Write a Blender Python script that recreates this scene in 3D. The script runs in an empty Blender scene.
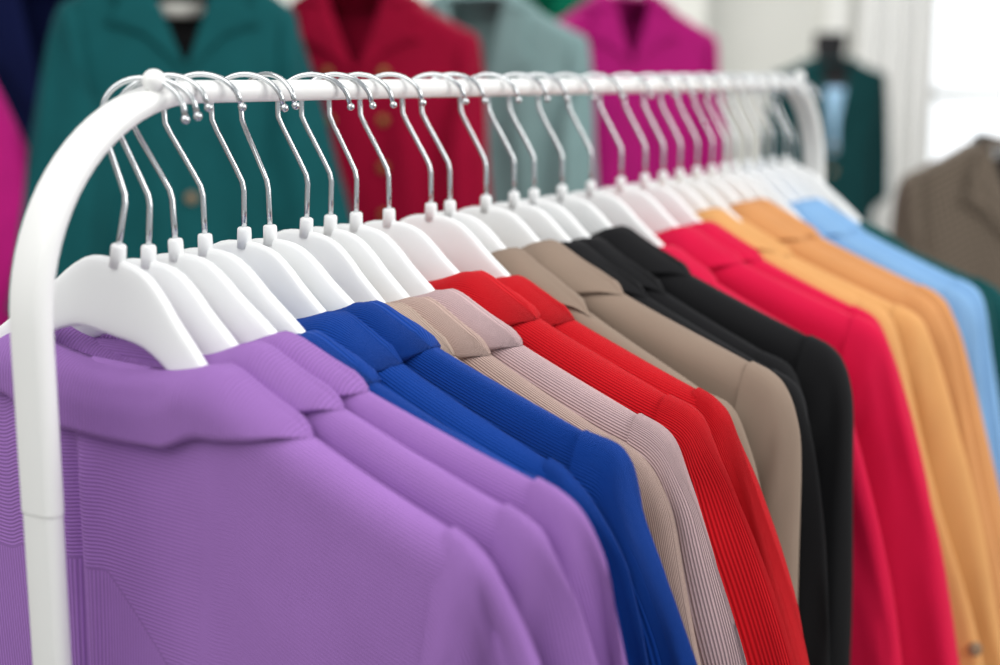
import bpy, bmesh, math, random
from mathutils import Vector, Matrix, noise
random.seed(4)
sc = bpy.context.scene
col = sc.collection
PI = math.pi

# ------------------------------------------------------------------ camera
CAM = Vector((0.6325, -0.7412, 1.5145)); YAW = math.radians(31.713); PIT = math.radians(10.575)
cd = bpy.data.cameras.new('camera'); cam = bpy.data.objects.new('camera', cd); col.objects.link(cam)
cam.location = CAM; cam.rotation_euler = (PI/2 - PIT, 0, YAW)
cd.sensor_width = 36; cd.lens = 1407.8*36/1000
cd.clip_start = .02; cd.clip_end = 100
cd.dof.use_dof = True; cd.dof.focus_distance = 0.95; cd.dof.aperture_fstop = 3.0
sc.camera = cam
E1 = Vector((math.cos(YAW), math.sin(YAW), 0)); E2 = Vector((-math.sin(YAW), math.cos(YAW), 0))
def W(lat, dep, z): # room coordinates: sideways, depth, height
    p = CAM + E1*lat + E2*dep; return Vector((p.x, p.y, z))

# ------------------------------------------------------------------ world and lights
w = bpy.data.worlds.new('daylight'); sc.world = w; w.use_nodes = True
bg = w.node_tree.nodes['Background']; bg.inputs[0].default_value = (.93, .97, 1, 1)
wn, wl_ = w.node_tree.nodes, w.node_tree.links     # overcast sky, brighter on the sunny side beyond the window
_tc = wn.new('ShaderNodeTexCoord'); _dt = wn.new('ShaderNodeVectorMath'); _dt.operation = 'DOT_PRODUCT'
_dt.inputs[1].default_value = tuple((E1*.40+E2*.92).normalized()); _mr = wn.new('ShaderNodeMapRange'); _mr.interpolation_type = 'SMOOTHSTEP'
_mr.inputs['From Min'].default_value = .80; _mr.inputs['From Max'].default_value = .97; _mr.inputs['To Min'].default_value = .56; _mr.inputs['To Max'].default_value = 2.2
wl_.new(_tc.outputs['Generated'], _dt.inputs[0]); wl_.new(_dt.outputs['Value'], _mr.inputs['Value']); wl_.new(_mr.outputs[0], bg.inputs[1])
def area(name, loc, target, size, power, color=(1, 1, 1)):
    l = bpy.data.lights.new(name, 'AREA'); l.shape = 'RECTANGLE'; l.size, l.size_y = size; l.energy = power; l.color = color
    o = bpy.data.objects.new(name, l); col.objects.link(o); o.location = loc
    o.rotation_euler = (Vector(target) - Vector(loc)).to_track_quat('-Z', 'Y').to_euler(); return o
area('window_daylight', W(2.6, .6, 2.5), (0, .4, 1.2), (2.2, 1.8), 60, (1, .985, .96))
area('ceiling_light', W(-.6, .2, 2.9), (0, .3, 1.3), (2.2, 2.2), 36, (1, .98, .95))
area('ceiling_light', W(.2, 4.6, 2.95), W(.5, 5.6, 0), (2.5, 1.0), 95, (1, .98, .95))
sc.view_settings.view_transform = 'Standard'; sc.view_settings.look = 'None'
sc.view_settings.exposure = 0.0; sc.view_settings.gamma = 1; sc.view_settings.use_curve_mapping = False

# ------------------------------------------------------------------ materials
def lin(c):
    return tuple(((v/255)/12.92 if v/255 < .04045 else ((v/255+.055)/1.055)**2.4) for v in c) + (1,)
def base_mat(name, rgb, rough=.6, metal=0, **kw):
    m = bpy.data.materials.new(name); m.use_nodes = True
    b = m.node_tree.nodes['Principled BSDF']
    b.inputs['Base Color'].default_value = lin(rgb); b.inputs['Roughness'].default_value = rough; b.inputs['Metallic'].default_value = metal
    for k, v in kw.items(): b.inputs[k.replace('_', ' ')].default_value = v
    return m, m.node_tree.nodes, m.node_tree.links, b
def plain(name, rgb, rough=.6, metal=0, var=.03, scale=30, bump=.0, **kw):
    m, N, L, b = base_mat(name, rgb, rough, metal, **kw)
    tc = N.new('ShaderNodeTexCoord'); nz = N.new('ShaderNodeTexNoise'); nz.inputs['Scale'].default_value = scale
    L.new(tc.outputs['Object'], nz.inputs['Vector'])
    mx = N.new('ShaderNodeMix'); mx.data_type = 'RGBA'; c = lin(rgb)
    mx.inputs[6].default_value = tuple(v*(1-var) for v in c[:3])+(1,); mx.inputs[7].default_value = tuple(min(1, v*(1+var)) for v in c[:3])+(1,)
    L.new(nz.outputs['Fac'], mx.inputs[0]); L.new(mx.outputs[2], b.inputs['Base Color'])
    if bump:
        bp = N.new('ShaderNodeBump'); bp.inputs['Strength'].default_value = bump; bp.inputs['Distance'].default_value = .002
        L.new(nz.outputs['Fac'], bp.inputs['Height']); L.new(bp.outputs[0], b.inputs['Normal'])
    return m
def fabric(name, rgb, rib=0, axis='Y', rough=.85, sheen=.35, ripple=.0009, nap=.12, yoke=False):
    """woven cloth or corduroy; rib = wale pitch in metres, axis Y: wales run across, X: wales run down"""
    m, N, L, b = base_mat(name, rgb, rough)
    b.inputs['Sheen Weight'].default_value = sheen; b.inputs['Sheen Roughness'].default_value = .5
    b.inputs['Specular IOR Level'].default_value = .15
    c = lin(rgb); b.inputs['Sheen Tint'].default_value = tuple(min(1, v*1.2+.08) for v in c[:3])+(1,)
    uv = N.new('ShaderNodeUVMap'); uv.uv_map = 'UVMap'
    nz = N.new('ShaderNodeTexNoise'); nz.inputs['Scale'].default_value = 14; nz.inputs['Detail'].default_value = 6
    L.new(uv.outputs[0], nz.inputs['Vector'])
    fine = N.new('ShaderNodeTexNoise'); fine.inputs['Scale'].default_value = 900; fine.inputs['Detail'].default_value = 2
    L.new(uv.outputs[0], fine.inputs['Vector'])
    mx = N.new('ShaderNodeMix'); mx.data_type = 'RGBA'
    mx.inputs[6].default_value = tuple(v*(1-nap) for v in c[:3])+(1,); mx.inputs[7].default_value = tuple(min(1, v*(1+nap)) for v in c[:3])+(1,)
    L.new(nz.outputs['Fac'], mx.inputs[0]); out = mx.outputs[2]
    b1 = N.new('ShaderNodeBump'); b1.inputs['Strength'].default_value = .35; b1.inputs['Distance'].default_value = .0005
    L.new(fine.outputs['Fac'], b1.inputs['Height'])
    if rib:
        wv = N.new('ShaderNodeTexWave'); wv.wave_type = 'BANDS'; wv.bands_direction = axis; wv.wave_profile = 'SIN'
        wv.inputs['Scale'].default_value = 2*PI/(20*rib); wv.inputs['Distortion'].default_value = .6; wv.inputs['Detail Scale'].default_value = .02
        wv.inputs['Detail'].default_value = 1
        L.new(uv.outputs[0], wv.inputs['Vector'])
        wout = wv.outputs['Fac']
        if yoke:   # below a curved back seam the wales run down instead of across
            w2 = N.new('ShaderNodeTexWave'); w2.bands_direction = 'X'; w2.inputs['Scale'].default_value = 2*PI/(20*rib); L.new(uv.outputs[0], w2.inputs['Vector'])
            sp = N.new('ShaderNodeSeparateXYZ'); L.new(uv.outputs[0], sp.inputs[0])
            def mth(op, a_, b_):
                n_ = N.new('ShaderNodeMath'); n_.operation = op
                for k_, v_ in enumerate((a_, b_)):
                    if isinstance(v_, (int, float)): n_.inputs[k_].default_value = v_
                    else: L.new(v_, n_.inputs[k_])
                return n_.outputs[0]
            lim = mth('ADD', mth('MULTIPLY', mth('MAXIMUM', mth('SUBTRACT', sp.outputs[0], .0), 0), .9), .140)
            dist = mth('SUBTRACT', sp.outputs[1], lim); m_ = mth('GREATER_THAN', dist, 0)
            seam = mth('GREATER_THAN', mth('ABSOLUTE', dist, 0), .0011)
            mw = N.new('ShaderNodeMix'); mw.data_type = 'FLOAT'; L.new(m_, mw.inputs[0]); L.new(wout, mw.inputs[2]); L.new(w2.outputs['Fac'], mw.inputs[3])
            wout = mth('MULTIPLY', mw.outputs[0], seam)
        b2 = N.new('ShaderNodeBump'); b2.inputs['Strength'].default_value = .8; b2.inputs['Distance'].default_value = ripple
        L.new(wout, b2.inputs['Height']); L.new(b1.outputs[0], b2.inputs['Normal']); L.new(b2.outputs[0], b.inputs['Normal'])
        m2 = N.new('ShaderNodeMix'); m2.data_type = 'RGBA'; m2.blend_type = 'MULTIPLY'; m2.inputs[0].default_value = .28
        L.new(out, m2.inputs[6]); L.new(wout, m2.inputs[7]); out = m2.outputs[2]
    else:
        L.new(b1.outputs[0], b.inputs['Normal'])
    L.new(out, b.inputs['Base Color'])
    return m
M_PLASTIC = plain('white_plastic', (243, 244, 244), .38, var=.01)
M_CHROME = plain('chrome_wire', (205, 208, 210), .18, 1.0, var=.04, scale=60)
M_PAINT = plain('white_enamel', (238, 238, 236), .28, var=.015, scale=8)
M_WALL = plain('grey_plaster', (212, 212, 206), .9, var=.03, scale=3)
M_FLOOR = plain('pale_floor', (150, 145, 138), .5, var=.08, scale=2)
M_TRIM = plain('white_trim', (236, 236, 232), .5, var=.01)
M_CURTAIN = plain('sheer_white_cloth', (238, 238, 236), .9, var=.02)
M_BLACK = plain('black_cloth', (14, 14, 18), .9, var=.2)
M_BRASS = plain('aged_brass', (150, 112, 60), .4, .7, var=.1)
M_HORN = plain('horn_button', (140, 118, 92), .4, var=.15, scale=80)
M_DARKMETAL = plain('dark_metal', (60, 60, 62), .4, .8)
M_LABEL = plain('woven_label', (205, 205, 198), .8, var=.03)
M_SCUFF = plain('scuffed_grey', (120, 118, 114), .5, .4, var=.2, scale=120)
mg = bpy.data.materials.new('window_glass'); mg.use_nodes = True
_b = mg.node_tree.nodes['Principled BSDF']; _b.inputs['Transmission Weight'].default_value = 1; _b.inputs['Roughness'].default_value = 0; _b.inputs['IOR'].default_value = 1.1
_n = mg.node_tree.nodes.new('ShaderNodeTexNoise'); _bp = mg.node_tree.nodes.new('ShaderNodeBump'); _bp.inputs['Strength'].default_value = .01
mg.node_tree.links.new(_n.outputs['Fac'], _bp.inputs['Height']); mg.node_tree.links.new(_bp.outputs[0], _b.inputs['Normal'])

# ------------------------------------------------------------------ helpers
def link_mesh(name, bm, mat, parent=None, recalc=True, smooth=True):
    if recalc: bmesh.ops.recalc_face_normals(bm, faces=bm.faces)
    me = bpy.data.meshes.new(name); bm.to_mesh(me); bm.free()
    me.materials.append(mat)
    if smooth:
        for p in me.polygons: p.use_smooth = True
    o = bpy.data.objects.new(name, me); col.objects.link(o)
    if parent: o.parent = parent
    return o
def thing(name, label, cat, mat=None, group=None):
    o = bpy.data.objects.new(name, None); col.objects.link(o); o.empty_display_size = .05
    if mat is not None: o.matrix_world = mat
    o['label'] = label; o['category'] = cat
    if group: o['group'] = group
    return o
def structure(o): o['kind'] = 'structure'; return o
def grid(bm, P, uv=None, close_u=False):
    """P[i][j] points; uv(i,j)->(u,v)"""
    lay = bm.loops.layers.uv.get('UVMap') or bm.loops.layers.uv.new('UVMap')
    V = [[bm.verts.new(p) for p in row] for row in P]
    n, m = len(P), len(P[0])
    for i in range(n-1):
        for j in range(m if close_u else m-1):
            j2 = (j+1) % m
            f = bm.faces.new((V[i][j], V[i+1][j], V[i+1][j2], V[i][j2]))
            if uv:
                ids = ((i, j), (i+1, j), (i+1, j+1), (i, j+1))
                for lp, (a, b) in zip(f.loops, ids): lp[lay].uv = uv(a, b)
    return V
def sample(pts, n):
    """Catmull-Rom through tuples"""
    out = []; k = len(pts)
    seg = k-1
    for q in range(n+1):
        t = q/n*seg; i = min(int(t), seg-1); f = t-i
        p0, p1, p2, p3 = pts[max(i-1, 0)], pts[i], pts[i+1], pts[min(i+2, k-1)]
        out.append(tuple(.5*((2*b)+(-a+c)*f+(2*a-5*b+4*c-d)*f*f+(-a+3*b-3*c+d)*f**3) for a, b, c, d in zip(p0, p1, p2, p3)))
    return out
def interp(keys, x):
    if x <= keys[0][0]: return keys[0][1]
    for (a, va), (b, vb) in zip(keys, keys[1:]):
        if x <= b:
            t = (x-a)/(b-a); return va+(vb-va)*t
    return keys[-1][1]
def sinterp(keys, x):
    """smooth (monotone-ish cubic) interpolation"""
    n = len(keys)
    if x <= keys[0][0]: return keys[0][1]
    if x >= keys[-1][0]: return keys[-1][1]
    for i in range(n-1):
        (a, va), (b, vb) = keys[i], keys[i+1]
        if x <= b:
            def slope(k):
                if k == 0: return (keys[1][1]-keys[0][1])/(keys[1][0]-keys[0][0])
                if k == n-1: return (keys[-1][1]-keys[-2][1])/(keys[-1][0]-keys[-2][0])
                return (keys[k+1][1]-keys[k-1][1])/(keys[k+1][0]-keys[k-1][0])
            h = b-a; t = (x-a)/h; m0, m1 = slope(i)*h, slope(i+1)*h
            return va*(2*t**3-3*t*t+1)+m0*(t**3-2*t*t+t)+vb*(-2*t**3+3*t*t)+m1*(t**3-t*t)
def sm(a, b, x):
    t = max(0, min(1, (x-a)/(b-a))); return t*t*(3-2*t)
def tube(bm, pts, rad, seg=12, up=Vector((0, 1, 0)), rx=None, ry=None, cap=True):
    """sweep round or stadium section; stadium: half sizes rx along `up`, ry across"""
    pts = [Vector(p) for p in pts]; rows = []
    for i, p in enumerate(pts):
        t = (pts[min(i+1, len(pts)-1)]-pts[max(i-1, 0)]).normalized()
        a = (up - t*up.dot(t)).normalized(); b = t.cross(a)
        row = []
        for k in range(seg):
            an = 2*PI*k/seg; c, s = math.cos(an), math.sin(an)
            r_ = rad[i] if isinstance(rad, (list, tuple)) else rad
            if rx: q = a*(c*ry+(rx-ry)*(1 if c > .001 else -1 if c < -.001 else 0)) + b*(s*ry)
            else: q = a*(c*r_)+b*(s*r_)
            row.append(p+q)
        rows.append(row)
    V = grid(bm, rows, close_u=True)
    if cap: bm.faces.new(V[0][::-1]); bm.faces.new(V[-1])
def sphere(bm, c, r, seg=20, sq=(1, 1, 1)):
    bmesh.ops.create_uvsphere(bm, u_segments=seg, v_segments=seg//2+2, radius=r, matrix=Matrix.Translation(c) @ Matrix.Diagonal((*sq, 1)))
def box(bm, c, s, rot=None, bev=0):
    m = Matrix.Translation(c) @ (rot.to_4x4() if rot else Matrix()) @ Matrix.Diagonal((*s, 1))
    r = bmesh.ops.create_cube(bm, size=1, matrix=m)
    if bev: bmesh.ops.bevel(bm, geom=list({e for v in r['verts'] for e in v.link_edges}), offset=bev, segments=2, affect='EDGES')
ROOM = Matrix.Rotation(YAW, 3, 'Z')
def room_matrix(lat, dep, z, turn=0):
    return Matrix.Translation(W(lat, dep, z)) @ Matrix.Rotation(YAW+turn, 4, 'Z')

# ------------------------------------------------------------------ room
WD = 7.2
def slab(name, lat0, lat1, dep0, dep1, z0, z1, mat, bev=0):
    bm = bmesh.new(); box(bm, W((lat0+lat1)/2, (dep0+dep1)/2, (z0+z1)/2), (lat1-lat0, dep1-dep0, z1-z0), ROOM, bev)
    return link_mesh(name, bm, mat, smooth=False)
structure(slab('floor', -4.5, 4.6, -2.5, WD+.2, -.1, 0, M_FLOOR))
structure(slab('wall_left', -4.5, -4.3, -2.5, WD+.2, 0, 3.0, M_WALL))
# back wall with the window opening (lateral 2.1..3.7)
bm = bmesh.new()
for a, b, z0, z1 in ((-4.3, 2.08, 0, 3.0), (4.1, 4.6, 0, 3.0), (2.08, 4.1, 0, .85), (2.08, 4.1, 2.6, 3.0)):
    box(bm, W((a+b)/2, WD+.1, (z0+z1)/2), (b-a, .2, z1-z0), ROOM)
structure(link_mesh('wall_back', bm, M_WALL, smooth=False))
structure(slab('baseboard_back', -4.3, 4.6, WD-.02, WD, 0, .1, M_TRIM))
# boxed column on the wall left of the window
structure(slab('trim_1', -1.5, .98, WD-.35, WD, 0, 3.0, M_WALL))
structure(slab('trim_2', 1.62, 1.74, WD-.06, WD, 0, 3.0, M_TRIM, .01))
bm = bmesh.new()
zt, zb, wl, wr = 2.6, .85, 2.08, 4.1
for c, s in (((wl+.03, (zt+zb)/2), (.06, zt-zb)), ((wr-.04, (zt+zb)/2), (.08, zt-zb)), (((wl+wr)/2, zt-.04), (wr-wl, .08)),
             (((wl+wr)/2, zb+.04), (wr-wl, .08)), ((3.2, (zt+zb)/2), (.07, zt-zb)), (((wl+wr)/2, 1.39), (wr-wl, .06))):
    box(bm, W(c[0], WD+.08, c[1]), (s[0], .06, s[1]), ROOM, .008)
wf = structure(link_mesh('window_1', bm, M_TRIM, smooth=False))
bm = bmesh.new(); box(bm, W((wl+wr)/2, WD+.09, (zt+zb)/2), (wr-wl-.04, .006, zt-zb-.04), ROOM)
pane = link_mesh('pane', bm, mg, wf, smooth=False)
structure(slab('trim_3', wl-.05, wr+.05, WD-.14, WD+.02, .80, .86, M_TRIM, .008))
# pleated white curtain beside the window
bm = bmesh.new(); rows = []
for i in range(30):
    z = 2.75-2.7*i/29; rows.append([W(1.76+.38*j/90+.006*math.sin(z*3+j*.2), WD-.16+.035*math.sin(j/90*2*PI*5.5)*(1+.2*math.sin(z*2)), z) for j in range(91)])
grid(bm, rows)
cur = link_mesh('curtain', bm, M_CURTAIN)
so = cur.modifiers.new('thick', 'SOLIDIFY'); so.thickness = .003
cur['label'] = 'white pleated curtain hanging at the left edge of the bright window'; cur['category'] = 'curtain'
bm = bmesh.new(); tube(bm, [W(1.68, WD-.16, 2.77), W(4.25, WD-.16, 2.77)], .014, 14, Vector((0, 0, 1)))
for la in (1.72, 4.15): tube(bm, [W(la, WD-.16, 2.77), W(la, WD, 2.77)], .01, 10, Vector((0, 0, 1)))
cr = link_mesh('curtain_rod', bm, M_TRIM); cr['label'] = 'white rod carrying the curtain above the window'; cr['category'] = 'curtain rod'

# ------------------------------------------------------------------ the clothes rack in front
RZ = 1.5; SAG = .0030
def tz(s): return .0010-SAG*(s+.1)     # the rail dips a few millimetres towards its far end
S0, S1, RB = -.218, 1.078, .13
rack = thing('clothes_rack', 'white enamel clothes rack with rounded corners and flat oval rail crossing the picture', 'clothes rack', Matrix.Translation((0, .45, 0)))
def rk(name, bm, mat, smooth=True):
    o = link_mesh(name, bm, mat, None, smooth=smooth); o.parent = rack; o.matrix_parent_inverse = Matrix.Translation((0, .45, 0)).inverted(); return o
bm = bmesh.new()
path = [(0, S0, 1.264), (0, S0, 1.2645), (0, S0, 1.268)] + [(0, S0, 1.268+(RZ-RB-1.268)*k/4) for k in range(1, 5)]
path += [(0, S0+RB*(1-math.cos(a)), RZ-RB*(1-math.sin(a))) for a in [PI/2*k/20 for k in range(1, 21)]]
path += [(0, S0+RB+(S1-S0-2*RB)*k/12, RZ) for k in range(1, 12)]
path += [(0, S1-RB*(1-math.sin(a)), RZ-RB*(1-math.cos(a))) for a in [PI/2*k/20 for k in range(0, 21)]]
path += [(0, S1, 1.268), (0, S1, 1.2645), (0, S1, 1.264)]
path = [(x, y, z+tz(y)*sm(1.28, 1.36, z)) for x, y, z in path]
tube(bm, path, 0, 28, Vector((1, 0, 0)), rx=.0143, ry=.0071)
rk('rail', bm, M_PAINT)
for s in (S0, S1):
    bm = bmesh.new(); tube(bm, [(0, s, 1.270), (0, s, 1.262), (0, s, 1.20), (0, s, .095), (0, s, .09)], 0, 28, Vector((1, 0, 0)), rx=.0136, ry=.0066)
    rk('upright', bm, M_PAINT)
    bm = bmesh.new(); tube(bm, [(-.26, s, .105), (-.25, s, .105), (.25, s, .105), (.26, s, .105)], 0, 20, Vector((0, 0, 1)), rx=.0125, ry=.0125)
    rk('foot_bar', bm, M_PAINT)
    for x in (-.24, .24):
        bm = bmesh.new(); tube(bm, [(x-.011, s, .032), (x+.011, s, .032)], .032, 24, Vector((0, 0, 1)))
        box(bm, (x-.015, s, .058), (.003, .03, .07)); box(bm, (x+.015, s, .058), (.003, .03, .07)); box(bm, (x, s, .09), (.034, .03, .006))
        rk('caster', bm, M_DARKMETAL)
bm = bmesh.new(); tube(bm, [(0, S0, .16), (0, S1, .16)], 0, 20, Vector((0, 0, 1)), rx=.012, ry=.008); rk('cross_bar', bm, M_PAINT)
for s, dz in ((-.1235, .0068), (.985, .0085)):
    bm = bmesh.new(); sphere(bm, (.008, s, RZ+dz+tz(s)), .0072, 24)
    tube(bm, [(.008, s, RZ-.004+tz(s)), (.008, s, RZ+dz+tz(s))], .003, 12, Vector((1, 0, 0)))
    rk('ball_knob', bm, M_PAINT)

# ------------------------------------------------------------------ hangers
HZ = .0888   # rail centre above the hanger's neck
TOPL = [(0, .0090), (.015, .0100), (.027, .0138), (.039, .0225), (.051, .034), (.072, .0515), (.10, .077), (.15, .108), (.20, .134), (.222, .146)]
BOTL = [(0, .057), (.03, .0585), (.06, .073), (.10, .100), (.15, .129), (.20, .152), (.222, .158)]
def hanger_meshes():
    # plate and wings
    bm = bmesh.new(); rows = []; n = 64
    for i in range(n+1):
        u = -.224+.448*i/n; a = abs(u)
        zt_, zb_ = sinterp(TOPL, a), sinterp(BOTL, a)
        endf = math.sqrt(max(.02, 1-max(0, (a-.205)/.0195)**2))
        zc, hh = (zt_+zb_)/2, (zb_-zt_)/2*endf; ty = (.0040+.0024*sm(.04, .2, a))*endf
        yo = .001*sm(.1, .224, a)
        row = []
        for k in range(20):
            an = 2*PI*k/20; c, s = math.cos(an), math.sin(an)
            row.append((u, yo+ty*math.copysign(abs(s)**.45, s), -(zc+hh*math.copysign(abs(c)**.75, c))))
        rows.append(row)
    V = grid(bm, rows, close_u=True); bm.faces.new(V[0][::-1]); bm.faces.new(V[-1])
    bmesh.ops.recalc_face_normals(bm, faces=bm.faces)
    body = link_mesh('hanger_body', bm, M_PLASTIC)
    bm = bmesh.new()
    tube(bm, [(0, 0, -.014), (0, 0, -.0025), (0, 0, -.0008), (0, 0, 0)], [.0050, .0047, .0045, .0036], 20, Vector((1, 0, 0)))
    plug = link_mesh('neck_plug', bm, M_PLASTIC)
    zt_ = HZ; pts = [(0, 0, -.004), (0, 0, .012), (0, 0, .024), (-.0012, 0, .030), (-.0055, 0, .0385), (-.0125, 0, .0515), (-.0185, 0, .0625), (-.0220, 0, .070)]
    zc = zt_+.0077+.0018+.0018-.0205
    for k in range(0, 23):
        a = PI-(PI-.36)*k/22; pts.append((.002+(.0245 if a > PI/2 else .0256)*math.cos(a), 0, zc+.0205*math.sin(a)))
    pts += [(.0276, 0, zc+.0015)]
    bm = bmesh.new(); tube(bm, pts, .00175, 12, Vector((0, 1, 0)))
    hook = link_mesh('hook', bm, M_CHROME)
    bm = bmesh.new(); sphere(bm, (.0283, 0, zc-.0002), .0027, 14)
    ball = link_mesh('hook_tip', bm, M_CHROME); ball.parent = hook
    return body, plug, hook, ball
PROTO = hanger_meshes()
used = [False]
def hanger(mat, label, swivel, group='white plastic hangers with chrome hooks on the rack', tilt=0):
    r = thing('clothes_hanger', label, 'hanger', mat, group)
    if not used[0]: parts = PROTO; used[0] = True
    else:
        parts = [o.copy() for o in PROTO]
        for o in parts: col.objects.link(o)
    for o in parts[:3]: o.parent = r
    parts[3].parent = parts[2]
    parts[2].rotation_euler = (tilt, 0, swivel)
    return r

# ------------------------------------------------------------------ blazers
def blazer(mat, label, cloth, group, c0=.06, d0=.035, dt=.130, Wd=.245, T=.012, Tf=None, Ts=.018, flare=.10, fwd=.06, length=.70, fold=.004, seed=0,
           collar_cloth=None, sleeve_cloth=None, buttons=0, button_mat=None, lining=None, dip=.016, cw=.056, double=False, res=1.0, neck_label=False, vdep=.36, slv=1.0, bofs=0.0, brad=.0125, crease=None, ue=.13):
    root = thing('blazer', label, 'blazer', mat, group)
    cc = collar_cloth or cloth; scl = sleeve_cloth or cloth; lining = lining or M_BLACK
    def part(name, bm, m, recalc=True, par=None): return link_mesh(name, bm, m, par or root, recalc)
    def ridge0(u):
        a = abs(u)
        if a < c0: return d0
        return d0+(dt-d0)*(min(1, (a-c0)/(Wd-c0))**.80)
    def ridge(u):
        a = abs(u); return ridge0(u)+.012*(1-sm(c0, c0+.03, a))
    rr = .020
    Tf = Tf or T; Tm = (T+Tf)/2; Ty = (Tf-T)/2
    def Tu(u, side=-1): return (T if side < 0 else Tf)*math.sqrt(max(.0, 1-(min(1, abs(u)/(Wd+.002)))**10))
    def nz(u, h, k): return noise.noise(Vector((u*7+seed*3.1, h*2.2+k*5, seed*1.7)))
    def env(u, h, side, off=0.0):
        """side -1 back, +1 front; h arc distance below the ridge"""
        R = rr; a = min(h/R, PI/2); rest = max(0, h-R*PI/2)
        y = (Tu(u, side)+off)*math.sin(a); dz = (R+off)*(1-math.cos(a))+rest-off
        hh = h
        x = u*(1-.13*sm(.06, .32, hh)+.05*sm(.45, .8, hh))
        f = fold*sm(.05, .3, hh)
        y += f*(nz(u, hh, 0)*1.6+.5*math.sin(u*38+seed+3*nz(u, hh, 2)))*(1-.0*abs(u)) + .0015*nz(u*2, hh*3, 4)
        if crease and side < 0:
            d_ = (u-crease[0]-.02*h)/crease[1]; y += (-math.exp(-d_*d_)*crease[2]+math.exp(-(d_-2.2)**2/2)*crease[2]*.6)*sm(.03, .09, h)
        return Vector((x, side*y, -(ridge(u)+dz)))
    nu = max(16, int(72*res)); nh = max(14, int(56*res))
    hs = [length*(i/nh)**1.6 for i in range(nh+1)]
    if crease: nu *= 2
    us = [(-Wd+2*Wd*j/nu)*(1-.007/Wd) for j in range(nu+1)]
    # ---- shell : back panel from under the collar, two front panels with a V opening
    bm = bmesh.new()
    rows = []
    for h in (.022, .012, .005): rows.append([env(u, h, 1, 0) for u in us])
    for h in hs: rows.append([env(u, h, -1) for u in us])
    hv = [-.022, -.012, -.005]+hs
    grid(bm, rows, uv=lambda i, j: (us[min(j, nu)], hv[min(i, nh+3)]))
    part('back_panel', bm, cloth, False)
    def uv_edge(h): return c0*(1-min(1, max(0, h)/vdep))**.9 if h < vdep else -.02
    for sd in (-1, 1):
        bm = bmesh.new(); rows = []; m2 = nu//2
        for h in hs:
            e = uv_edge(h); rows.append([(lambda u: env(sd*u, h+.003*max(0, 1-h/.01), 1, -.0012-.0006*sd))(e+(Wd-e)*j/m2) for j in range(m2+1)])
        def fuv(i, j, e=0): return (Wd*j/m2*sd, hs[min(i, nh)])
        grid(bm, rows, uv=fuv)
        part('front_panel', bm, cloth, False)
    # ---- collar : inner stand, fold, fall over the back, wrap over both shoulders
    bm = bmesh.new(); nj = max(20, int(64*res)); UE = ue
    cu = [-UE+2*UE*j/nj for j in range(nj+1)]
    top = lambda u: d0+(dip*(1-(abs(u)/c0)**2.2) if abs(u) < c0 else 0)  # drop of the fold line at the back
    off = .0062
    def ot(u): return .12+.88*(1-sm(UE-.014, UE, abs(u)))
    def lowdrop(u):   # drop of the collar's lower edge: level over the back, curving up to meet the shoulder ridge
        a = abs(u); base = d0+cw+.005*math.cos(PI*min(1, a/c0)*.5)
        return base if a < c0 else ridge(a)+(base-ridge(a))*math.sqrt(max(0, 1-((a-c0)/(UE-c0))**2.6))
    def ridge_r(u): return top(u) if abs(u) < c0 else ridge0(u)-off*.6*ot(u)
    def ridge_c(u): return sum(ridge_r(abs(u)+d) for d in (-.012, -.008, -.004, 0, .004, .008, .012))/7 if .016 < abs(u) < UE-.014 else ridge_r(u)
    def backpt(u, f, o):
        """f 0 at the fold line .. 1 lower edge of the fall"""
        o = o*ot(u)
        zt_, zl = ridge_c(u), max(lowdrop(u), ridge_c(u)+.003)
        L = (zl-zt_)*1.05
        h = f*L; R = .009
        a = min(h/R, PI/2) if abs(u) < c0 else min(h/(rr+o), PI/2)
        if abs(u) < c0:
            k = sm(c0*.62, c0, abs(u)); R2 = R*(1-k)+(rr+o)*k; a = min(h/R2, PI/2)
            y = (T*.55+o)*(math.sin(a))+(T*.45)*sm(0, .03, h); dz = R2*(1-math.cos(a))+max(0, h-R2*PI/2)
            y = y*(1-k)+k*(Tu(u)+o)*math.sin(a)
        else:
            y = (Tu(u)+o)*math.sin(a); dz = (rr+o)*(1-math.cos(a))+max(0, h-(rr+o)*PI/2)
        y += .0012*noise.noise(Vector((u*22+seed, h*16, seed)))
        return Vector((u*(1-.13*sm(.06, .32, max(0, zt_+dz-ridge(u)))), -y, -(zt_+dz)))
    nf = 14; rows = []
    # hem turned in (gives the edge a visible thickness)
    rows.append([backpt(u, 1.0, .0008) for u in cu]); rows.append([backpt(u, 1.015, off*.55) for u in cu])
    for i in range(nf, -1, -1): rows.append([backpt(u, i/nf, off) for u in cu])
    # over the fold: inside stand at the back, over the ridge to the front at the sides
    def frontpt(u, f):
        a = abs(u)
        if a < c0:
            k = sm(c0*.62, c0, a); y = -(T*.55*(1-k))+.004*(1-k)+f*.006
            zin = ridge_c(u)+.034*f
            p_in = Vector((u, y*(1-k)+0, -(zin)))
            p_out = env(u, f*.05, 1, off*.8); p_out.z = -(ridge_c(u)+f*.05)
            return p_in.lerp(p_out, k*.0+ (k**2)*.5)
        lo = lowdrop(u)+.01*(1-sm(c0, UE, a)); L = max(.002, lo-ridge(u)); o = off*ot(u) if f <= 1 else .0005; p = env(u, min(f, 1)*L, 1, o); p.z += (ridge(u)-off*.6*ot(u)-ridge_c(u))*(1-.6*min(f, 1)); return p
    for f in (.12, .35, .65, 1, 1.01): rows.append([frontpt(u, f) for u in cu])
    nr = len(rows)
    grid(bm, rows, uv=lambda i, j: (cu[min(j, nj)], (i-1)*.0045))
    part('collar', bm, cc, False)
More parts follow.
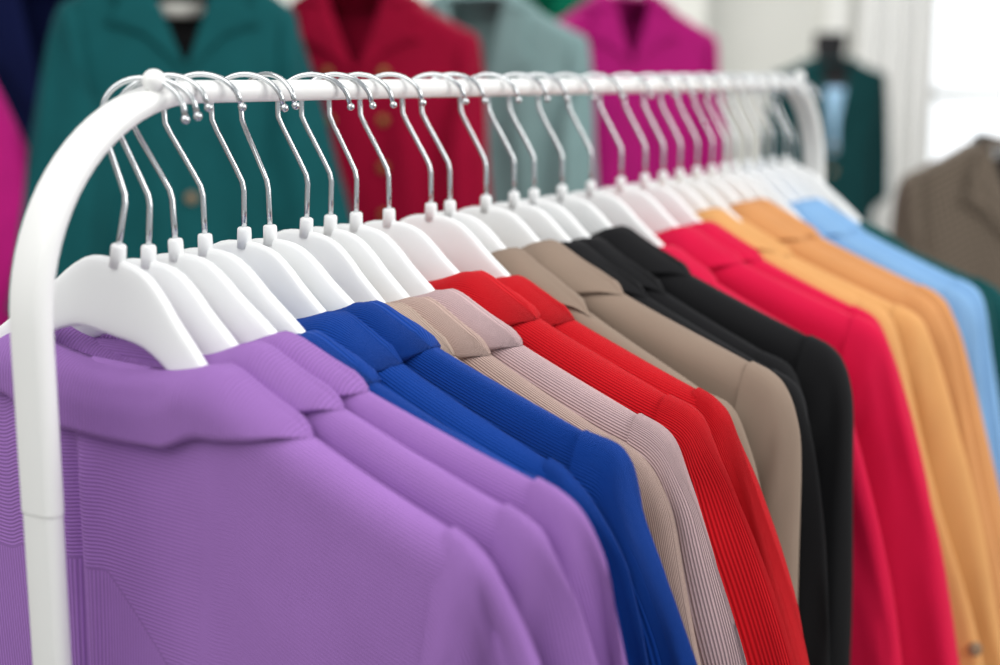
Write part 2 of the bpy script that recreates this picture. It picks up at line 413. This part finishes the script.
    # ---- lapels on the front
    for sd in (-1, 1):
        bm = bmesh.new(); rows = []; nl = max(14, int(30*res))
        for i in range(nl+1):
            h = .034+(vdep-.034)*i/nl; e = uv_edge(h); f = h/vdep
            wd = interp([(0, min(.045, UE-c0)), (.12, min(.05, UE-c0)), (.30, .065), (.38, .058), (.40, .078), (.45, .088), (1, .012)], f)
            rows.append([env(sd*(e+wd*k), h, 1, .0055 if 0 < k < 1 else .001) for k in (0, .02, .25, .5, .75, .98, 1)])
        grid(bm, rows, uv=lambda i, j: (j*.01, i*.012))
        part('lapel', bm, cloth if cc is M_BLACK else cc, False)
    # ---- sleeves
    for sd in (-1, 1):
        bm = bmesh.new(); rows = []; nt = max(16, int(60*res)); ns = max(16, int(40*res))
        OK = [(0, -.016, -.0078), (.03, -.002, -.0022), (.07, .0088, .0070), (.12, .0162, .024), (.2, .021+.05*flare, .056), (.32, .022+.20*flare, .115), (.5, .022+.42*flare, .21), (1, .022+flare, .50)]
        IK = [(0, -.034, .155), (.03, -.036, .165), (.07, -.04, .175), (.12, -.05, .185), (.2, -.065, .197), (.32, -.078, .225), (.5, -.075, .31), (1, -.055+flare*.5, .58)]
        ox = [(k[0], k[1]) for k in OK]; oz = [(k[0], k[2]) for k in OK]; ix = [(k[0], k[1]) for k in IK]; iz = [(k[0], k[2]) for k in IK]
        for i in range(nt+1):
            t = (i/nt)**1.25
            O = Vector((Wd+sinterp(ox, t), 0, -(dt+sinterp(oz, t)))); I = Vector((Wd+sinterp(ix, t), 0, -(dt+sinterp(iz, t))))
            C = (O+I)/2; H = (O-I)/2; yc = Ty*sm(0, .05, t)+fwd*sm(.05, 1, t)*1.0+.004*sm(0, .2, t)
            th = (Tm*.98+.0015)*(1-sm(0, .12, t))+Ts*sm(0, .12, t)*(1+.25*sm(.2, .6, t))
            row = []
            for k in range(ns):
                an = 2*PI*k/ns; c, s = math.cos(an), math.sin(an)
                cxp = math.copysign(abs(c)**.9, c); syp = math.copysign(abs(s)**.75, s)
                p = C+H*cxp; g = sm(.03, .2, t)
                q = noise.noise(Vector((c*1.3+seed*2+sd*9, s*1.3, t*2.2+seed)))
                q2 = math.sin(c*5+seed*1.3+4*t+2.2*q)
                y = th*syp*(1+g*.22*q2*min(slv, 1.5)) - math.copysign(1, s)*abs(s)**.6*g*.0026*slv*(1+math.sin(c*8+seed*4+2*q+3*t)) + g*.010*q*slv*fold/.004*.8 - math.copysign(1, s)*g*slv*.0065*max(0, 1-abs(noise.noise(Vector((c*2.6+seed*5+sd, (s > 0)*3.0, t*1.3+seed))))*5)*abs(s)**.5
                p = Vector((sd*(p.x+g*.010*q*slv), yc+y, p.z)); row.append(p)
            rows.append(row)
        V = grid(bm, rows, uv=lambda i, j: ((.36*j/ns), (i/nt)**1.25*.55), close_u=True)
        bm.faces.new(V[-1])
        part('sleeve', bm, scl, True)
    # ---- details
    if buttons:
        bmt = button_mat or M_HORN
        for k in range(buttons):
            for bx in ((-.055, .055) if double else (.0,)):
                bm = bmesh.new(); h = vdep+bofs-.02+k*.088 if double else vdep+bofs+.01+k*.10
                p = env(bx, h, 1, .004); tube(bm, [p, p+Vector((0, .004, 0)), p+Vector((0, .0045, 0))], [brad, brad, brad*.85], 18, Vector((1, 0, 0)))
                part('button', bm, bmt)
    if neck_label:
        bm = bmesh.new(); box(bm, (0, -T*.2+.012, -(d0+dip+.090)), (.085, .002, .024)); o = part('neck_label', bm, M_LABEL)
        o['label'] = 'pale woven label inside the neck'
    if lining is not None and res >= .5 and neck_label:
        bm = bmesh.new(); rows = [[Vector((u*1.0, -T*.5+.004, -(d0+dip+.012+hh))) for u in [c0*1.1*(-1+2*j/10) for j in range(11)]] for hh in (0, .1, .2, .3)]
        grid(bm, rows); o = part('lining', bm, lining); o['label'] = 'black lining'
    return root

RIB = .0022
def cord(n, c, **k): return (fabric(n+'_corduroy_body', c, RIB, 'Y', **k), fabric(n+'_corduroy_collar', c, RIB, 'Y', **k), fabric(n+'_corduroy_sleeve', c, RIB, 'X', **k))
PURP = (fabric('purple_corduroy_body', (165, 118, 193), .0025, 'Y', ripple=.0004, yoke=True), fabric('purple_corduroy_collar', (163, 116, 191), .0026, 'X', ripple=.0011), fabric('purple_corduroy_sleeve', (165, 118, 193), .0022, 'X', ripple=.0004))
BLUE = cord('cobalt', (5, 62, 150)); BEIG = cord('beige', (190, 166, 152)); BEI2 = cord('rose_beige', (194, 166, 156)); MAUV = cord('dusty_pink', (204, 174, 176)); RED = cord('red', (206, 14, 28))
TAUP = (fabric('taupe_wool', (138, 120, 106), sheen=.2),)*3
BLAC = (fabric('black_wool', (20, 20, 22), sheen=.12),)*3
CRIM = (fabric('crimson_wool', (202, 14, 62), sheen=.2),)*3
ORAN = (fabric('apricot_suede', (212, 156, 98), sheen=.3),)*3
ORAN2 = (fabric('tan_orange_suede', (202, 142, 90), sheen=.3),)*3
SKY = (fabric('sky_blue_cloth', (126, 168, 210), sheen=.25),)*3
TEAL = (fabric('deep_teal_cloth', (8, 70, 72), sheen=.2),)*3

KP = dict(c0=.082, d0=.050, cw=.054, dip=.018); KB = dict(c0=.078, d0=.045); KM = dict(c0=.080, d0=.047)
KR = dict(c0=.074, d0=.040); KT = dict(c0=.056, d0=.032, cw=.056, dt=.124, Wd=.256); KC = dict(c0=.066, d0=.042, dt=.124, Wd=.258)
G = {'p': 'purple corduroy blazers', 'b': 'cobalt blue corduroy blazers', 'm': 'beige and dusty pink corduroy blazers', 'r': 'red corduroy blazers', 't': 'taupe blazers', 'k': 'black blazers',
     'c': 'crimson blazers', 'o': 'apricot and tan blazers', 's': 'sky blue blazers', 'g': 'deep teal blazers'}
# along-rail position, lean, hook swivel, cloth, group, label colour phrase, extra
RACK = [
 (-.1502, 0, 26, PURP, 'p', 'purple corduroy blazer nearest the camera, its whole back in view', {**KP, **dict(crease=(-.030, .006, .008), cw=0.052, dip=0.013, d0=0.06, ue=0.148, Wd=0.258, dt=0.134, Ts=.022, flare=0.12, fold=0.0045, slv=1.8, T=.014)}),
 (-.1262, 0, 24, PURP, 'p', 'second purple corduroy blazer from the near end of the rack', {**KP, **dict(ue=0.148, Ts=.022, flare=0.08, slv=1.6, T=.013, Wd=0.272, dt=0.13)}),
 (-.1035, 0, 20, PURP, 'p', 'third purple corduroy blazer, just in front of the cobalt blue ones', {**KP, **dict(slv=1.4, ue=0.148, Ts=.020, flare=0.06, T=.013, Wd=0.278, dt=0.122)}),
 (-.0788, -1, 26, BLUE, 'b', 'first cobalt blue corduroy blazer, mostly hidden behind the last purple one', {**KB, **dict(Wd=0.25, d0=.055, dt=0.133, T=.011)}),
 (-.0360,  2, 20, BLUE, 'b', 'second cobalt blue corduroy blazer, between two other blue ones', {**KB, **dict(dt=0.124, Wd=0.255, Ts=.020, flare=0.09, slv=2.2)}),
 (-.0161, -1, -4, BLUE, 'b', 'last cobalt blue corduroy blazer, just in front of the beige one', {**KB, **dict(slv=1.6, dt=0.122, Wd=0.256, flare=0.09)}),
 ( .0330,  4, 32, BEIG, 'm', 'nearer beige corduroy blazer, right behind the cobalt blue ones', {**KM, **dict(Wd=0.256, dt=0.132, flare=0.09, slv=1.8)}),
 ( .0580,  3, 32, BEI2, 'm', 'farther beige corduroy blazer with pinkish tone, in front of the dusty pink one', {**KM, **dict(slv=1.6, ue=0.14, dt=0.128, Wd=0.252, flare=0.09, T=.012)}),
 ( .0860,  2, 14, MAUV, 'm', 'dusty pink corduroy blazer, just in front of the red ones', {**KM, **dict(slv=1.4, ue=0.145, dt=0.122, Wd=0.254, flare=0.09)}),
 ( .1222,  0, 14, RED, 'r', 'nearer of the two red corduroy blazers', {**KR, **dict(slv=1.3, dt=0.124, Wd=0.25, flare=0.13)}),
 ( .1784,  0, 22, RED, 'r', 'farther of the two red corduroy blazers, next to the taupe ones', {**KR, **dict(slv=1.3, dt=0.13, Wd=0.248, d0=.050, flare=0.1)}),
 ( .2055,  0, 30, TAUP, 't', 'nearer taupe blazer, a narrow strip behind the red ones', {**KT, **dict(dt=.138, Wd=.238, flare=0.06)}),
 ( .2600,  0, 14, TAUP, 't', 'farther taupe blazer with its broad shoulder and collar in view', {**KT, **dict(fwd=0.03, flare=0.0, slv=.6, Ts=.024)}),
 ( .3055,  0, 26, BLAC, 'k', 'first black blazer, right behind the taupe ones', {**KT, **dict(fwd=0.03, d0=.036, dt=.138, flare=0.03)}),
 ( .3398,  0, 26, BLAC, 'k', 'middle black blazer, a thin strip between two black ones', {**KT, **dict(fwd=0.03, flare=0.03, d0=.036, dt=0.132, Wd=.235)}),
 ( .3907,  0, 22, BLAC, 'k', 'last black blazer, its shoulder next to the crimson ones', {**KT, **dict(fwd=0.03, flare=0.0, slv=.6, Ts=.022)}),
 ( .4471,  0, 24, CRIM, 'c', 'first crimson blazer, its sleeve hanging low beside the black one', {**KC, **dict(c0=0.08, fwd=0.04, d0=0.054, dt=0.136, Wd=.235, flare=0.08)}),
 ( .5101,  0, 20, CRIM, 'c', 'middle crimson blazer with its collar and shoulder in full view', {**KC, **dict(fwd=0.04, flare=0.1, slv=.6, Ts=.026)}),
 ( .5641,  0, 24, CRIM, 'c', 'last crimson blazer, right in front of the apricot ones', {**KC, **dict(fwd=0.04, flare=0.1, Wd=.238, Ts=.020)}),
 ( .6069,  0, 16, ORAN, 'o', 'first apricot blazer, right behind the last crimson one', {**KT, **dict(fwd=0.04, flare=0.12, Wd=.235)}),
 ( .6494,  0, 20, ORAN, 'o', 'second apricot blazer, lying lower between its neighbours', {**KT, **dict(fwd=0.04, d0=.044, dt=0.133, flare=0.12)}),
 ( .6940,  0, 24, ORAN2, 'o', 'first tan orange blazer, behind the two apricot ones', {**KT, **dict(fwd=0.04, flare=0.12)}),
 ( .7352,  0, 18, ORAN2, 'o', 'second tan orange blazer with turned collar, in front of the sky blue one', {**KT, **dict(fwd=0.04, flare=0.12, Ts=.020)}),
 ( .7695,  0, 26, ORAN2, 'o', 'last tan orange blazer, nearly hidden in front of the sky blue ones', {**KT, **dict(fwd=0.04, flare=0.08, d0=.050, dt=0.135, Wd=.235)}),
 ( .8021,  0, 12, SKY, 's', 'first sky blue blazer, nearly hidden behind the orange ones', {**KC, **dict(fwd=0.03, flare=0.06, d0=.055, dt=.15, Wd=.24)}),
 ( .8420,  0, 22, SKY, 's', 'middle sky blue blazer beside the orange ones', {**KC, **dict(fwd=0.03, flare=0.06, dt=.138)}),
 ( .8836,  0, 16, SKY, 's', 'farthest sky blue blazer beside the deep teal ones', {**KC, **dict(fwd=0.03, flare=0.06, Ts=.022, dt=.135)}),
 ( .9236,  0, 24, TEAL, 'g', 'nearest deep teal blazer, next to the sky blue ones', {**KC, **dict(fwd=0.03, c0=.085, d0=.066, dt=.145, flare=0.06, ue=.14)}),
 ( .9660,  0, 10, TEAL, 'g', 'middle deep teal blazer near the far end of the rack', {**KC, **dict(fwd=0.03, c0=.10, d0=.075, dt=.142, flare=0.06, ue=.15)}),
 ( .9960,  0, 20, TEAL, 'g', 'farthest deep teal blazer, last one on the far end of the rail', {**KC, **dict(fwd=0.03, c0=.11, d0=.082, dt=.142, flare=0.06, ue=.155)}),
]
def bend_z(s):
    if s < S0+RB: d = (S0+RB-s); return -(RB-math.sqrt(max(0, RB*RB-d*d)))
    if s > S1-RB: d = (s-S1+RB); return -(RB-math.sqrt(max(0, RB*RB-d*d)))
    return 0
def brief(t):
    for cut in (',', ' with ', ' from the near', ' near the far', ' beside ', ' hanging between', ' hanging rightmost', ' barely', ' hanging low'):
        t = t.split(cut)[0]
    return t
allS = [r[0] for r in RACK]
for i, (s, lean, swiv, cl, g, txt, kw) in enumerate(RACK):
    tilt = math.radians((15, 6, 1)[i]) if i < 3 else 0      # the first hooks lean on along the bend
    hs_ = s+(HZ+.0077)*math.sin(tilt)
    zt_ = RZ+.0072+tz(s)+bend_z(hs_)+(HZ+.0077)*(1-math.cos(tilt))+(.0025 if i == 0 else 0)
    piv = Matrix.Translation((0, s, zt_)) @ Matrix.Rotation(math.radians(lean), 4, 'Y') @ Matrix.Translation((0, 0, -(HZ+.0077)))
    lab = 'white plastic hanger with chrome hook, '
    hl = lab + (txt if cl is None else 'inside the '+brief(txt))
    words = hl.split()
    hanger(piv @ Matrix.Rotation(math.radians((9, 3, -3)[i]) if i < 3 else 0, 4, 'Y'), ' '.join(words[:16]), math.radians(swiv), tilt=-tilt)
    if cl is None: continue
    gb = allS[i]-allS[i-1] if i else .034; gf = allS[i+1]-allS[i] if i+1 < len(allS) else .036
    a = dict(T=max(.009, min(.022, gb*.49)), Tf=max(.009, min(.024, gf*.49)), Ts=max(.015, min(.023, (gb+gf)*.30)), seed=i*1.37+.5, fold=.0028)
    kw = {k: v for k, v in kw.items() if k not in ('T', 'Ts')}
    a.update(kw)
    if i == 0: piv = piv @ Matrix.Rotation(math.radians(2), 4, 'Y')
    jk = blazer(piv, txt, cl[0], G[g], collar_cloth=cl[1], sleeve_cloth=cl[2], res=1.0 if i < 19 else .7, **a)
    if i == 19: apricot = jk


# horn button on the cuff side of the first apricot blazer
bm = bmesh.new(); P0 = Vector((.3395, .0300, -.4646)); Nn = Vector((.63, -.77, .1)).normalized()
tube(bm, [P0-Nn*.002, P0+Nn*.0022, P0+Nn*.0028], [.0068, .0068, .0055], 24, Vector((0, 0, 1)))
for a_ in range(4):
    q_ = P0+Nn*.0029+Vector((0, 0, 1)).cross(Nn)*.0018*math.cos(PI/4+a_*PI/2)+Vector((0, 0, 1))*.0018*math.sin(PI/4+a_*PI/2); sphere(bm, q_, .0007, 8)
cb = link_mesh('button', bm, M_HORN, apricot); cb['label'] = 'olive brown horn cuff button'

# ------------------------------------------------------------------ display behind: front-facing blazers on a wall rail
def bgjacket(lat, dep, zn, turn, label, cloth, **kw):
    m = room_matrix(lat, dep, zn, PI+turn)
    a = dict(T=.045, Ts=.045, res=.8, c0=.062, d0=.035, flare=.02, fwd=.02, fold=.010, slv=1.0, dt=.132, Wd=.215, length=.78)
    a.update(kw)
    r = blazer(m, label, cloth, 'blazers hanging on the rail behind', **a)
    hanger(m @ Matrix.Diagonal((.70, .70, .70, 1)) @ Matrix.Translation((0, 0, -.006)), 'white plastic hanger behind the front rack, inside the '+brief(label), PI/2, 'hangers on the rail behind')
    return r
B_TEAL = fabric('teal_suiting', (16, 84, 88), nap=.2); B_CRIM = fabric('wine_red_suiting', (146, 2, 44), nap=.2)
B_GREY = fabric('grey_green_suiting', (130, 158, 158), nap=.2); B_MAG = fabric('magenta_wool', (176, 24, 116), nap=.2)
B_NAVY = fabric('navy_suiting', (12, 22, 66), nap=.2); B_GREEN = fabric('emerald_cloth', (0, 118, 86)); B_PLUM = fabric('dark_plum_cloth', (40, 14, 30))
JZ = 1.70
JK = [(-.545, 2.45, 1.755, .38, 'teal blazer with notched lapels and a black neck lining, hanging behind the rack', B_TEAL, dict(buttons=1, bofs=.21, brad=.010, button_mat=M_HORN, neck_label=True, vdep=.20, c0=.072, Wd=.188, flare=.10)),
      (-.265, 2.70, 1.715, -.05, 'wine red double-breasted blazer with brass buttons, hanging behind the rack', B_CRIM, dict(double=True, buttons=4, bofs=.02, brad=.009, Wd=.215, button_mat=M_BRASS, vdep=.17)),
      (-.045, 2.95, 1.715, -.12, 'grey green blazer hanging between the wine red and the magenta ones', B_GREY, dict(buttons=1, vdep=.26)),
      (.275, 3.20, 1.725, .35, 'magenta blazer hanging rightmost in the row behind the rack', B_MAG, dict(c0=.05, Wd=.215, vdep=.16)),
      (.09, 3.50, 1.86, 0, 'emerald green blazer barely showing between the grey green and magenta ones', B_GREEN, dict()),
      (-.90, 2.90, 1.76, .1, 'navy blazer at the left edge, half hidden by the teal one', B_NAVY, dict())]
for lat, dep, zn, tu, lb, cl, kw in JK: bgjacket(lat, dep, zn, tu, lb, cl, **kw)
bgjacket(-1.06, 2.30, 1.70, .30, 'magenta blazer at the left edge, only its sleeve in view', B_MAG, flare=.16, Wd=.20, slv=.2, fold=.003)
bgjacket(-1.02, 2.65, 1.44, .2, 'dark plum blazer hanging low at the left edge', B_PLUM)

# each of them hangs from its own short arm on one wall frame
fr = thing('display_frame', 'dark metal display frame carrying the blazers behind the rack', 'clothes rail', room_matrix(-.4, 3.6, 0))
def fpart(name, bm, mat=M_DARKMETAL):
    o = link_mesh(name, bm, mat); o.parent = fr; o.matrix_parent_inverse = room_matrix(-.4, 3.6, 0).inverted(); return o
bm = bmesh.new(); tube(bm, [W(-1.5, 3.6, 1.9), W(.62, 3.6, 1.9)], .014, 14, Vector((0, 0, 1))); fpart('top_bar', bm)
for la in (-1.5, .30):
    bm = bmesh.new(); tube(bm, [W(la, 3.6, 0), W(la, 3.6, 1.9)], .016, 14, Vector((1, 0, 0))); fpart('post', bm)
    bm = bmesh.new(); tube(bm, [W(la, 3.35, .015), W(la, 3.85, .015)], .015, 14, Vector((0, 0, 1))); fpart('foot', bm)
for lat, dep, zn in [(j[0], j[1], j[2]) for j in JK]+[(-1.06, 2.30, 1.70), (-1.02, 2.65, 1.44)]:
    bm = bmesh.new(); z = zn+HZ*.70-.004
    tube(bm, [W(lat, dep-.05, z), W(lat, dep+.05, z), W(lat, 3.6, z+.002), W(lat, 3.6, max(z+.004, 1.9))], .0075, 12, E1); fpart('arm', bm)

# ------------------------------------------------------------------ tailor's dummy in a dark teal blazer
dm = room_matrix(1.378, 6.0, 0, PI)
dummy = thing('mannequin', 'black headless tailor dummy by the far wall, wearing the dark teal blazer', 'mannequin', dm)
bm = bmesh.new(); rows = []
prof = [(1.665, .05, .05), (1.66, .066, .062), (1.60, .066, .062), (1.56, .062, .062), (1.525, .10, .075), (1.495, .17, .09), (1.45, .195, .105), (1.35, .18, .115), (1.25, .165, .11), (1.10, .135, .095), (.98, .155, .11), (.86, .175, .12), (.80, .165, .11), (.79, .06, .05)]
for z, a, b in sample(prof, 50): rows.append([(a*math.cos(2*PI*k/32), b*math.sin(2*PI*k/32), z) for k in range(32)])
V = grid(bm, rows, close_u=True); bm.faces.new(V[0]); bm.faces.new(V[-1][::-1])
link_mesh('torso', bm, M_BLACK, dummy)
bm = bmesh.new(); tube(bm, [(0, 0, .03), (0, 0, .85)], .018, 16, Vector((1, 0, 0))); link_mesh('pole', bm, M_DARKMETAL, dummy)
bm = bmesh.new(); tube(bm, [(0, 0, 0), (0, 0, .02), (0, 0, .03)], [.17, .165, .03], 32, Vector((1, 0, 0))); link_mesh('base', bm, M_DARKMETAL, dummy)
B_DTEAL = fabric('bottle_teal_suiting', (5, 50, 52), nap=.2); B_SHIRT = fabric('pale_blue_shirting', (150, 186, 214))
blazer(room_matrix(1.378, 6.0, 1.60, PI), 'dark teal blazer worn by the black tailor dummy near the window', B_DTEAL, 'blazers on dummies and stands', c0=.065, d0=.03, dt=.10, Wd=.225, T=.125, Ts=.055, flare=.02, fwd=0, fold=.006, length=.80, res=.6, buttons=2)
bm = bmesh.new()
rows = [[(.062*u*(1-.45*f), .131-.03*u*u, 1.44-.27*f) for u in [-1+2*j/12 for j in range(13)]] for f in [k/10 for k in range(11)]]
grid(bm, rows); sh = link_mesh('shirt', bm, B_SHIRT); sh.matrix_world = dm
sh.modifiers.new('t', 'SOLIDIFY').thickness = .004
sh['label'] = 'pale blue shirt showing inside the dark teal blazer on the dummy'; sh['category'] = 'shirt'

# ------------------------------------------------------------------ checked brown blazer at the right edge
mt, N, L, b = base_mat('brown_check_tweed', (112, 98, 84), .9)
uvn = N.new('ShaderNodeUVMap'); uvn.uv_map = 'UVMap'; prev = None
for ax in 'XY':
    wv = N.new('ShaderNodeTexWave'); wv.bands_direction = ax; wv.inputs['Scale'].default_value = 2*PI/(20*.014); L.new(uvn.outputs[0], wv.inputs['Vector'])
    mx = N.new('ShaderNodeMix'); mx.data_type = 'RGBA'; mx.blend_type = 'MULTIPLY'; mx.inputs[0].default_value = .5
    if prev: L.new(prev, mx.inputs[6])
    else: mx.inputs[6].default_value = lin((140, 124, 108))
    L.new(wv.outputs['Color'], mx.inputs[7]); prev = mx.outputs[2]
L.new(prev, b.inputs['Base Color'])
RM = (1.05, 2.78, 1.425)
rm = room_matrix(*RM, PI-.15)
blazer(rm, 'brown checked blazer with black neck lining at the right edge of the picture', mt, 'blazers on dummies and stands', T=.05, Ts=.05, c0=.105, d0=.03, dt=.115, Wd=.24, flare=.02, fwd=.02, fold=.006, res=.8, neck_label=True, cw=.022, ue=.125, collar_cloth=M_BLACK, vdep=.25)
hanger(rm, 'white plastic hanger inside the brown checked blazer at the right edge', 0, 'hangers on stands')
st = thing('garment_stand', 'slim metal stand holding the brown checked blazer at the right edge', 'clothes stand', room_matrix(1.42, 2.80, 0))
def spart(name, bm):
    o = link_mesh(name, bm, M_DARKMETAL); o.parent = st; o.matrix_parent_inverse = room_matrix(1.42, 2.80, 0).inverted()
bm = bmesh.new(); tube(bm, [W(1.42, 2.80, 0), W(1.42, 2.80, RM[2]+HZ+.01)], .014, 14, Vector((1, 0, 0))); spart('post', bm)
bm = bmesh.new(); tube(bm, [W(1.42, 2.80, RM[2]+HZ), W(1.035, 2.77, RM[2]+HZ)], .0075, 12, Vector((0, 0, 1))); spart('arm', bm)
bm = bmesh.new(); tube(bm, [W(1.42, 2.80, 0), W(1.42, 2.80, .02)], [.2, .19], 32, Vector((1, 0, 0))); spart('base', bm)
